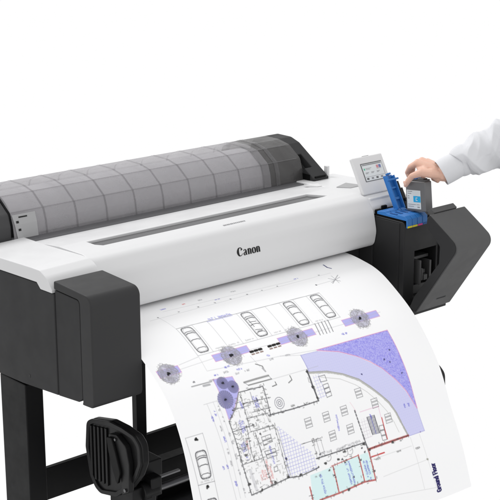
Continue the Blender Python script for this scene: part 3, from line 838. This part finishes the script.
for (y, z) in ((.5152,.3645),(.5648,.4000)):
    bm = bmesh.new(); v = [bm.verts.new(q) for q in ((.12, y - .0015, z - .0012), (1.165, y - .0015, z - .0012), (1.165, y + .0012, z + .0010), (.12, y + .0012, z + .0010))]; bm.faces.new(v); link('cover_crease', from_bm(bm), M['smoked'], rc)
for xr in (1.075,):
    bm = bmesh.new(); shell(bm, grow(rco, .0016), xr - .008, xr + .008); link('cover_band', from_bm(bm), M['smoked'], rc)
# instruction sticker on the cover front
def rc_pt(x, z, off):
    zs = [p[1] for p in RC[:4]]; ys = [p[0] for p in RC[:4]]; return Vector((x, np.interp(z, zs, ys) - off, z))
bm = bmesh.new(); zz = [.294, .318, .332, .345, .3585]
for a, b in zip(zz[:-1], zz[1:]): bm.faces.new([bm.verts.new(rc_pt(x, z, .0022)) for x, z in ((.128 + (a - .294) * -.12, a), (.193, a), (.193, b), (.128 + (b - .294) * -.12, b))])
me = bpy.data.meshes.new('sticker'); bm.to_mesh(me); bm.free(); stk = link('instruction_sticker', me, M['sticker'], rc)
bm = bmesh.new()
for x0, x1, z0, z1 in ((.139,.166,.3490,.3525),(.1290,.1370,.3360,.3420),(.1330,.1410,.3150,.3210)): bm.faces.new([bm.verts.new(rc_pt(x, z, .0030)) for x, z in ((x0, z0), (x1, z0), (x1, z1), (x0, z1))])
me = bpy.data.meshes.new('sticker_marks'); bm.to_mesh(me); bm.free(); link('sticker_mark', me, M['ink'], stk)
# end housings
hp = [(p[0] + (.004 if p[0] < .6 else -.004), p[1] - .004) for p in RC]
prof('roll_housing', [(.505,.10)] + [(p[0], p[1], .02) for p in hp[1:]] + [(.756,.10)], .0, .116, M['housing'], PR, .004)
HB = [(.446,.10),(.452,.305),(.588,.394,.012),(.626,.4065,.03),(.69,.407,.03),(.745,.385,.02),(.775,.30),(.775,.10)]
rh = prof('roll_housing', HB, 1.182, 1.247, M['dark'], PR, .003)
cut(rh, [([(.4875,.345),(.5375,.378),(.560,.345),(.510,.3115)], 1.170, 1.214)])
box('housing_peg', (1.256, 1.266, .468, .484, .29, .333), M['panelw'], PR, .002)
box('housing_cleat', (1.190, 1.235, .452, .458, .306, .312), M['void'], rh, .001)
box('slot_shade', (1.1805, 1.183, .470, .520, .298, .316), M['void'], rh, 0)  # solid dark box; its colour gives the shade of a recess
tube('holder_disc', (1.050, .630, .295), (1.062, .630, .295), .100, M['dark'], PR, .002, 48)
tube('holder_disc', (.128, .635, .295), (.140, .635, .295), .104, M['dark'], PR, .002, 48)
tube('holder_shaft', (1.0621, .630, .290), (1.1815, .630, .290), .088, M['dark'], PR, .002, 40)
box('rear_base', (.0, 1.252, .535, .80, .02, .19), M['dark'], PR, .004)
bm = bmesh.new(); addtube(bm, (.142, .635, .295), (1.048, .635, .295), .098, n=64)
ro = link('paper_roll', from_bm(bm), M['roll']); ro['label'] = 'white roll of paper inside the smoky clear rear cover'; ro['category'] = 'paper roll'

# ------------------------------------------------------------------ stand and take-up unit
for x0, x1 in ((.0, .054), (1.246, 1.30)):
    bm = bmesh.new(); addbox(bm, x0, x1, .290, .412, -.735, -.030); lg = link('stand_leg', from_bm(bm), M['legs'], PR, .003)
    bm = bmesh.new(); addbox(bm, x0 - .004, x1 + .004, .02, .70, -.772, -.7355); ft = link('stand_foot', from_bm(bm), M['black'], PR, .004)
    for yy in (.06, .66): tube('foot_pad', (x0 + .027, yy, -.7725), (x0 + .027, yy, -.78), .02, M['blackp'], ft)
bm = bmesh.new(); addbox(bm, .0542, 1.2458, .345, .361, -.402, -.309); link('cross_beam', from_bm(bm), M['black'], PR, .002)
bm = bmesh.new(); addbox(bm, .378, .412, .322, .3445, -.42, -.031); link('centre_post', from_bm(bm), M['black'], PR, .002)
FL = [(.170,-.188),(.162,-.116),(.141,-.103),(.064,-.0855),(.009,-.0860),(-.040,-.0925),(-.064,-.112),(-.067,-.16),(-.048,-.201),(-.009,-.248),(.040,-.285),(.110,-.300),(.132,-.291),(.154,-.264)]
FLR0 = fillet([(p[0], p[1], .03) for p in FL], 4)
def flange(x0, x1, ribs=True, off=(0, 0)):
    FLR = [(p[0] + off[0], p[1] + off[1]) for p in FLR0]
    bm = bmesh.new(); n = len(FLR); w = .013
    inner = []
    for i in range(n):
        c = Vector((.055 + off[0], -.19 + off[1])); p = Vector(FLR[i]); inner.append(tuple(p + (c - p).normalized() * w))
    extr(bm, FLR, x0 + .004, x1)
    f = link('take_up_flange', from_bm(bm), M['blackp'], PR, .006, 3)
    bm = bmesh.new()                      # raised rim
    A = [bm.verts.new((x0 - .002, *p)) for p in FLR]; B = [bm.verts.new((x0 - .002, *p)) for p in inner]; A2 = [bm.verts.new((x0 + .0038, *p)) for p in FLR]; B2 = [bm.verts.new((x0 + .0038, *p)) for p in inner]
    for i in range(n):
        j = (i + 1) % n; bm.faces.new((A[i], A[j], B[j], B[i])); bm.faces.new((A2[i], A2[j], A[j], A[i])); bm.faces.new((B[i], B[j], B2[j], B2[i])); bm.faces.new((B2[i], B2[j], A2[j], A2[i]))
    link('flange_rim', from_bm(bm), M['blackp'], f, .0012)
    if ribs:
        for i in range(5):
            y = .146 - i * .0165
            bm = bmesh.new(); addbox(bm, x0 - .0015, x0 + .0038, y - .0042, y + .0042, -.268, -.122 + i * .003); link('flange_rib', from_bm(bm), M['blackp'], f, .0012)
        arm = [(.052,-.112,.006),(.018,-.105,.01),(-.020,-.125,.02),(-.032,-.17,.03),(-.030,-.245,.01),(.0,-.262),(.006,-.20,.03),(.018,-.15,.02),(.052,-.135,.006)]
        bm = bmesh.new(); extr(bm, fillet(arm), x0 - .012, x0 + .0036); a_ = link('flange_arm', from_bm(bm), M['blackp'], f, .002)
        bm = bmesh.new(); extr(bm, fillet([(.050,-.118,.004),(.030,-.114,.004),(.014,-.150,.01),(-.004,-.20,.02),(.010,-.24,.005),(.028,-.20,.02),(.045,-.15,.01)]), x0 - .02, x0 - .0122); link('arm_lever', from_bm(bm), M['black'], a_, .002)
        tube('pivot_pin', (x0 - .0121, .020, -.117), (x0 - .016, .020, -.117), .0035, M['steel'], a_); tube('pivot_pin', (x0 - .0121, -.016, -.243), (x0 - .016, -.016, -.243), .0045, M['steel'], a_)
    return f
flange(.100, .128)
flange(1.182, 1.206, False, (-.030, -.078))
def takeup():
    bm = bmesh.new()
    addtube(bm, (.130, .07, -.235), (.175, .07, -.235), .044, n=28); addtube(bm, (.1752, .07, -.235), (.205, .07, -.235), .030, .022, n=28)
    addbox(bm, .17, .24, .03, .11, -.262, -.215); addbox(bm, .18, .215, .0, .05, -.30, -.248); addbox(bm, .19, .27, .085, .15, -.33, -.262); addtube(bm, (.16, .02, -.285), (.21, .02, -.285), .022, n=24); addbox(bm, .130, .205, .012, .112, -.44, -.268); addbox(bm, .206, .30, .13, .158, -.46, -.345)
    h = link('take_up_drive', from_bm(bm), M['blackp'], PR, .003)
    tube('drive_pin', (.2055, .07, -.235), (.2085, .07, -.235), .008, M['steel'], h)
    tube('take_up_bar', (.255, .10, -.338), (1.150, .10, -.338), .0105, M['steel'], PR, 0, 24)
    tube('take_up_core', (.208, .12, -.420), (1.165, .12, -.420), .032, M['blackp'], PR, .002, 32)
    box('tension_plate', (.272, 1.14, .16, .20, -.47, -.300), M['black'], PR, .003)
    box('highlight_strip', (.262, .345, .088, .098, -.306, -.3005), M['steel'], PR, .0006)  # thin pale strip put in as a highlight line
takeup()

# ------------------------------------------------------------------ the ink tank in the hand
TX, TY = .0150, .0390
TC = Vector((1.2210, .048, .315))
T = thing('ink_tank', 'grey ink tank with white and cyan label held by the hand over the ink bay', 'ink cartridge', TC)
TR_ = Matrix.Rotation(R(-6.5), 3, 'X')
def tpt(x, y, z): return TC + TR_ @ Vector((x, y, z))
def tank_box(bm, x0, x1, y0, y1, z0, z1, mi=0):
    v = [bm.verts.new(tpt(x, y, z)) for x in (x0, x1) for y in (y0, y1) for z in (z0, z1)]
    for f in ((0, 1, 3, 2), (4, 6, 7, 5), (0, 4, 5, 1), (2, 3, 7, 6), (0, 2, 6, 4), (1, 5, 7, 3)): bm.faces.new([v[i] for i in f]).material_index = mi
bm = bmesh.new(); tank_box(bm, -TX, TX, -TY, TY, -.040, .0500); body = link('tank_body', from_bm(bm), M['tank'], T, .004, 3)
bm = bmesh.new(); tank_box(bm, -TX + .003, TX - .003, -TY + .003, TY - .012, .0502, .0545); tank_box(bm, -TX + .006, TX - .006, -TY + .010, -.004, .0546, .0575); link('tank_lid', from_bm(bm), M['grey'], T, .0015)
bm = bmesh.new(); tank_box(bm, -TX + .004, TX - .004, -.004, .012, .0547, .058); link('tank_valve', from_bm(bm), M['blued'], T, .001)
bm = bmesh.new(); tank_box(bm, -TX - .0008, -TX - .0001, -.0200, .0335, -.0325, .0230); lb = link('tank_label', from_bm(bm), M['label'], T, .0003)
bm = bmesh.new(); tank_box(bm, -TX - .0013, -TX - .0009, -.0195, .0080, -.012, .006); lc = link('colour_patch', from_bm(bm), M['cyan'], lb)
bm = bmesh.new()
for y0, y1, z0, z1 in [(.012,.030,.018,.0200),(.016,.030,.012,.0140),(.024,.030,.004,.006),(.024,.030,-.002,0),(.0,.030,-.020,-.0185),(.008,.030,-.026,-.0245),(-.015,-.003,-.020,-.0185),(-.015,-.006,-.028,-.025)]: tank_box(bm, -TX - .0012, -TX - .0009, y0, y1, z0, z1)
link('label_print', from_bm(bm), M['inkg'], lb)
bm = bmesh.new(); tank_box(bm, -TX-.0017, -TX-.0014, -.0035, -.0015, -.008, .002); tank_box(bm, -TX-.0017, -TX-.0014, -.0085, -.0037, -.008, -.0060); tank_box(bm, -TX-.0017, -TX-.0014, -.0085, -.0037, 0, .002); link('patch_letter', from_bm(bm), M['label'], lc)

# ------------------------------------------------------------------ the person's arm
def skinmesh():
    bm = bmesh.new()
    def chain(pts):
        for (p, r), (q, s) in zip(pts[:-1], pts[1:]):
            p, q = Vector(p), Vector(q); n = max(2, int((q - p).length / (min(r, s) * .3)))
            for k in range(n + 1):
                t = k / n; c = p.lerp(q, t); bmesh.ops.create_icosphere(bm, subdivisions=2, radius=r + (s - r) * t, matrix=Matrix.Translation(c))
    W = (1.250, -.015, .393); W2 = (1.300, -.045, .423)
    chain([(W2, .0275), (W, .0240)]); chain([((1.242, -.004, .388), .020), ((1.258, -.008, .402), .019)])
    K = dict(I=(1.2215,.058,.4165), M=(1.243,.061,.4185), R=(1.262,.056,.4135), P=(1.275,.045,.405))
    B = dict(I=(1.236,.004,.401), M=(1.249,.004,.403), R=(1.259,.0,.400), P=(1.264,-.008,.394))
    for k, r0, r1 in (('I', .0165, .0122), ('M', .0165, .0120), ('R', .0160, .0115), ('P', .0150, .0105)): chain([(B[k], r0), (K[k], r1)]); chain([(W, .018), (B[k], r0)])
    for a, b in (('I', 'M'), ('M', 'R'), ('R', 'P')):       # web between the knuckles
        chain([(tuple((Vector(K[a]) * .8 + Vector(B[a]) * .2 + Vector((0, 0, -.004)))), .0095), (tuple((Vector(K[b]) * .8 + Vector(B[b]) * .2 + Vector((0, 0, -.004)))), .0095)])
    # index, middle, ring, little: knuckle, two bends, tip
    chain([(K['I'], .0112), ((1.236,.0990,.3958), .0090), ((1.250,.1235,.3727), .0076), ((1.2525,.1100,.3475), .0066)])
    chain([(K['M'], .0112), ((1.2565,.107,.397), .0090), ((1.263,.116,.370), .0078), ((1.257,.106,.346), .0068)])
    chain([(K['R'], .0105), ((1.2785,.092,.388), .0086), ((1.276,.084,.360), .0074), ((1.262,.060,.349), .0066)])
    chain([(K['P'], .0098), ((1.289,.068,.380), .0078), ((1.279,.046,.362), .0068), ((1.264,.016,.363), .0062)])
    # thumb from the near side of the palm
    chain([((1.238,-.014,.392), .0150), ((1.2165,-.001,.396), .0150), ((1.1985,.022,.397), .0122), ((1.1895,.050,.3835), .0092), ((1.1905,.066,.3655), .0086), ((1.1945,.078,.350), .0066)])
    for f0, f1, r0 in ((.0, .0, .0125), (.35, .25, .0115), (.62, .42, .0095)):       # web between thumb and index finger
        a_ = Vector((1.2085, .012, .3965)).lerp(Vector((1.1935, .040, .3890)), f1); b_ = Vector((1.2260, .040, .4110)).lerp(Vector((1.2300, .080, .4060)), f0); chain([(a_, r0), (a_.lerp(b_, .5), r0 * .8), (b_, r0 * .85)])
    # heel of the hand under the cuff
    chain([((1.254,-.020,.380), .0115), ((1.262,.004,.378), .0105), ((1.266,.024,.376), .009)])
    me = from_bm(bm, 'person'); o = bpy.data.objects.new('person', me); COL.objects.link(o); me.materials.append(M['skin'])
    rm = o.modifiers.new('one_surface', 'REMESH'); rm.mode = 'VOXEL'; rm.voxel_size = .0013; rm.use_smooth_shade = True
    sm = o.modifiers.new('soften', 'SMOOTH'); sm.factor = .5; sm.iterations = 7
    new = bpy.data.meshes.new_from_object(o.evaluated_get(bpy.context.evaluated_depsgraph_get()))
    o.modifiers.clear(); o.data = new; bpy.data.meshes.remove(me)
    new.polygons.foreach_set('use_smooth', [True] * len(new.polygons))
    o['label'] = 'right arm in a white shirt sleeve, hand pinching the top of the ink tank'; o['category'] = 'person'
    return o
person = skinmesh()
bm = bmesh.new()          # thumb nail
bmesh.ops.create_uvsphere(bm, u_segments=16, v_segments=10, radius=1)
for v in bm.verts: v.co = Vector((1.1855, .0745, .3585)) + Matrix.Rotation(R(-36), 3, 'X') @ Vector((v.co.x * .0022, v.co.y * .0048, v.co.z * .0072))
link('thumb_nail', from_bm(bm), M['nail'], person)

def sleeve_mesh(path, nseg, ring, fold, thick=0.0, seed=0):
    """a cloth tube along path [(point, radius)] with folds"""
    P = smooth([(*p, r) for p, r in path], nseg); bm = bmesh.new(); rows = []; nR = ring; L_ = 0; prev = None
    upv = Vector((0, 0, 1))
    for i, q in enumerate(P):
        c = Vector(q[:3]); a = Vector(P[max(0, i - 1)][:3]); b = Vector(P[min(len(P) - 1, i + 1)][:3]); d = (b - a).normalized()
        if prev is not None: L_ += (c - prev).length
        prev = c
        e1 = d.cross(upv).normalized(); e2 = e1.cross(d).normalized(); row = []
        for k in range(nR):
            t = 2 * math.pi * k / nR; r = q[3] * (1 + fold(L_, t))
            row.append(bm.verts.new(c + (e1 * math.cos(t) * .86 + e2 * math.sin(t) * 1.0) * r))
        rows.append(row)
    for a, b in zip(rows[:-1], rows[1:]):
        for k in range(nR): bm.faces.new((a[k], a[(k + 1) % nR], b[(k + 1) % nR], b[k]))
    return bm
def ridge(x): return (1 - abs(((x / math.pi) % 2) - 1)) ** 2.2
def folds(L, t):
    g = min(1, max(0, L - .003) / .022); lump = .5 + .5 * math.sin(L * 37 + 1.3 * math.sin(t + .8))
    f = .26 * ridge(t * 2 + L * 58 + 1.3 * math.sin(L * 31) + .4) * (.35 + .65 * lump) + .20 * ridge(-t + L * 84 + 1.4 * math.sin(t * 2 + 1)) * (.4 + .6 * math.sin(t * 1.5 + .6) ** 2) + .11 * ridge(t * 3 - L * 96 + 1.3 * math.sin(t * 2)) * (1 - lump)
    f += .055 * ridge(t * 4 + L * 140 + 2.2 * math.sin(L * 52 + t)) * lump + .05 * ridge(-t * 3 + L * 190 + 1.7 * math.sin(t * 2.3 + L * 40)) * (.3 + .7 * (1 - lump))
    return (f - .15) * g + .02 * math.sin(L * 80 + t * 2) * g
SL = [((1.2955,-.0385,.4200), .0345), ((1.2985,-.0405,.4215), .0420), ((1.3055,-.0440,.4300), .0485), ((1.320,-.055,.4375), .0505), ((1.342,-.069,.4475), .0530), ((1.376,-.091,.4660), .0585), ((1.402,-.108,.4800), .0650), ((1.440,-.131,.501), .0700), ((1.495,-.165,.537), .0730), ((1.60,-.23,.61), .079)]
bm = sleeve_mesh(SL, 20, 160, folds)
sl = link('shirt_sleeve', from_bm(bm), M['shirt'], person, ang=180)
s1 = sl.modifiers.new('cloth', 'SOLIDIFY'); s1.thickness = .0012
CF = [((1.2500,-.0085,.3925), .0385), ((1.262,-.0165,.4005), .0388), ((1.280,-.0285,.4115), .0382), ((1.2975,-.0400,.4210), .0362), ((1.3035,-.0438,.4245), .0350)]
bm = sleeve_mesh(CF, 8, 96, lambda L, t: .012 * math.sin(t * 2 + .7) + .006 * math.sin(t * 5 + L * 60) * min(1, L / .02))
cf = link('cuff', from_bm(bm), M['shirt'], sl, ang=180)
s2 = cf.modifiers.new('cloth', 'SOLIDIFY'); s2.thickness = .0026; s2.offset = 0

# ------------------------------------------------------------------ studio light
w = bpy.data.worlds.new('World'); scene.world = w; w.use_nodes = True; nt = w.node_tree
bg = nt.nodes['Background']; tc = nt.nodes.new('ShaderNodeTexCoord')
def N(t, **k):
    n = nt.nodes.new(t)
    for a, b in k.items(): setattr(n, a, b)
    return n
dot = N('ShaderNodeVectorMath', operation='DOT_PRODUCT'); dot.inputs[1].default_value = (.66, .75, 0); nt.links.new(tc.outputs['Generated'], dot.inputs[0])
sx = N('ShaderNodeSeparateXYZ'); nt.links.new(tc.outputs['Generated'], sx.inputs[0])
def rng_(src, a, b, c, d):
    m = N('ShaderNodeMapRange'); m.interpolation_type = 'SMOOTHSTEP'
    for i, v in enumerate((a, b, c, d)): m.inputs[i + 1].default_value = v
    nt.links.new(src, m.inputs[0]); return m.outputs[0]
def mul(a, b):
    m = N('ShaderNodeMath', operation='MULTIPLY'); nt.links.new(a, m.inputs[0]); nt.links.new(b, m.inputs[1]); return m.outputs[0]
front = rng_(dot.outputs['Value'], -.3, .5, W_FRONT, 1.0)
top = rng_(sx.outputs['Z'], .25, .85, 1.0, W_TOP)
low = rng_(sx.outputs['Z'], -.85, -.5, W_LOW, 1.0)
val = mul(mul(front, top), low)
nt.links.new(val, bg.inputs['Strength']); bg.inputs['Color'].default_value = (1, 1, 1, 1)
def area(name, loc, target, size, power, sy=None):
    l = bpy.data.lights.new(name, 'AREA'); l.energy = power; l.size = size; l.shape = 'RECTANGLE'; l.size_y = sy or size
    o = bpy.data.objects.new(name, l); COL.objects.link(o); o.location = loc
    o.rotation_euler = (Vector(target) - Vector(loc)).to_track_quat('-Z', 'Y').to_euler(); return o
area('softbox', *KEY)
# ------------------------------------------------------------------ camera
cam = bpy.data.cameras.new('camera'); co = bpy.data.objects.new('camera', cam); COL.objects.link(co); scene.camera = co
cam.sensor_width = 36; cam.lens = 1400 / 500 * 36; cam.clip_start = .05; cam.clip_end = 100
co.location = (-1.570366 * 3.43 / 3, -2.2912395 * 3.43 / 3, 1.13321321 * 3.43 / 3)
co.rotation_euler = Vector((.63619935, .72095679, -.27472113)).to_track_quat('-Z', 'Y').to_euler()
scene.view_settings.view_transform = 'Standard'; scene.view_settings.look = 'None'; scene.view_settings.exposure = 0
scene.render.engine = 'CYCLES'; scene.cycles.use_denoising = True; scene.cycles.max_bounces = 8; scene.cycles.transparent_max_bounces = 16
scene.render.film_transparent = False
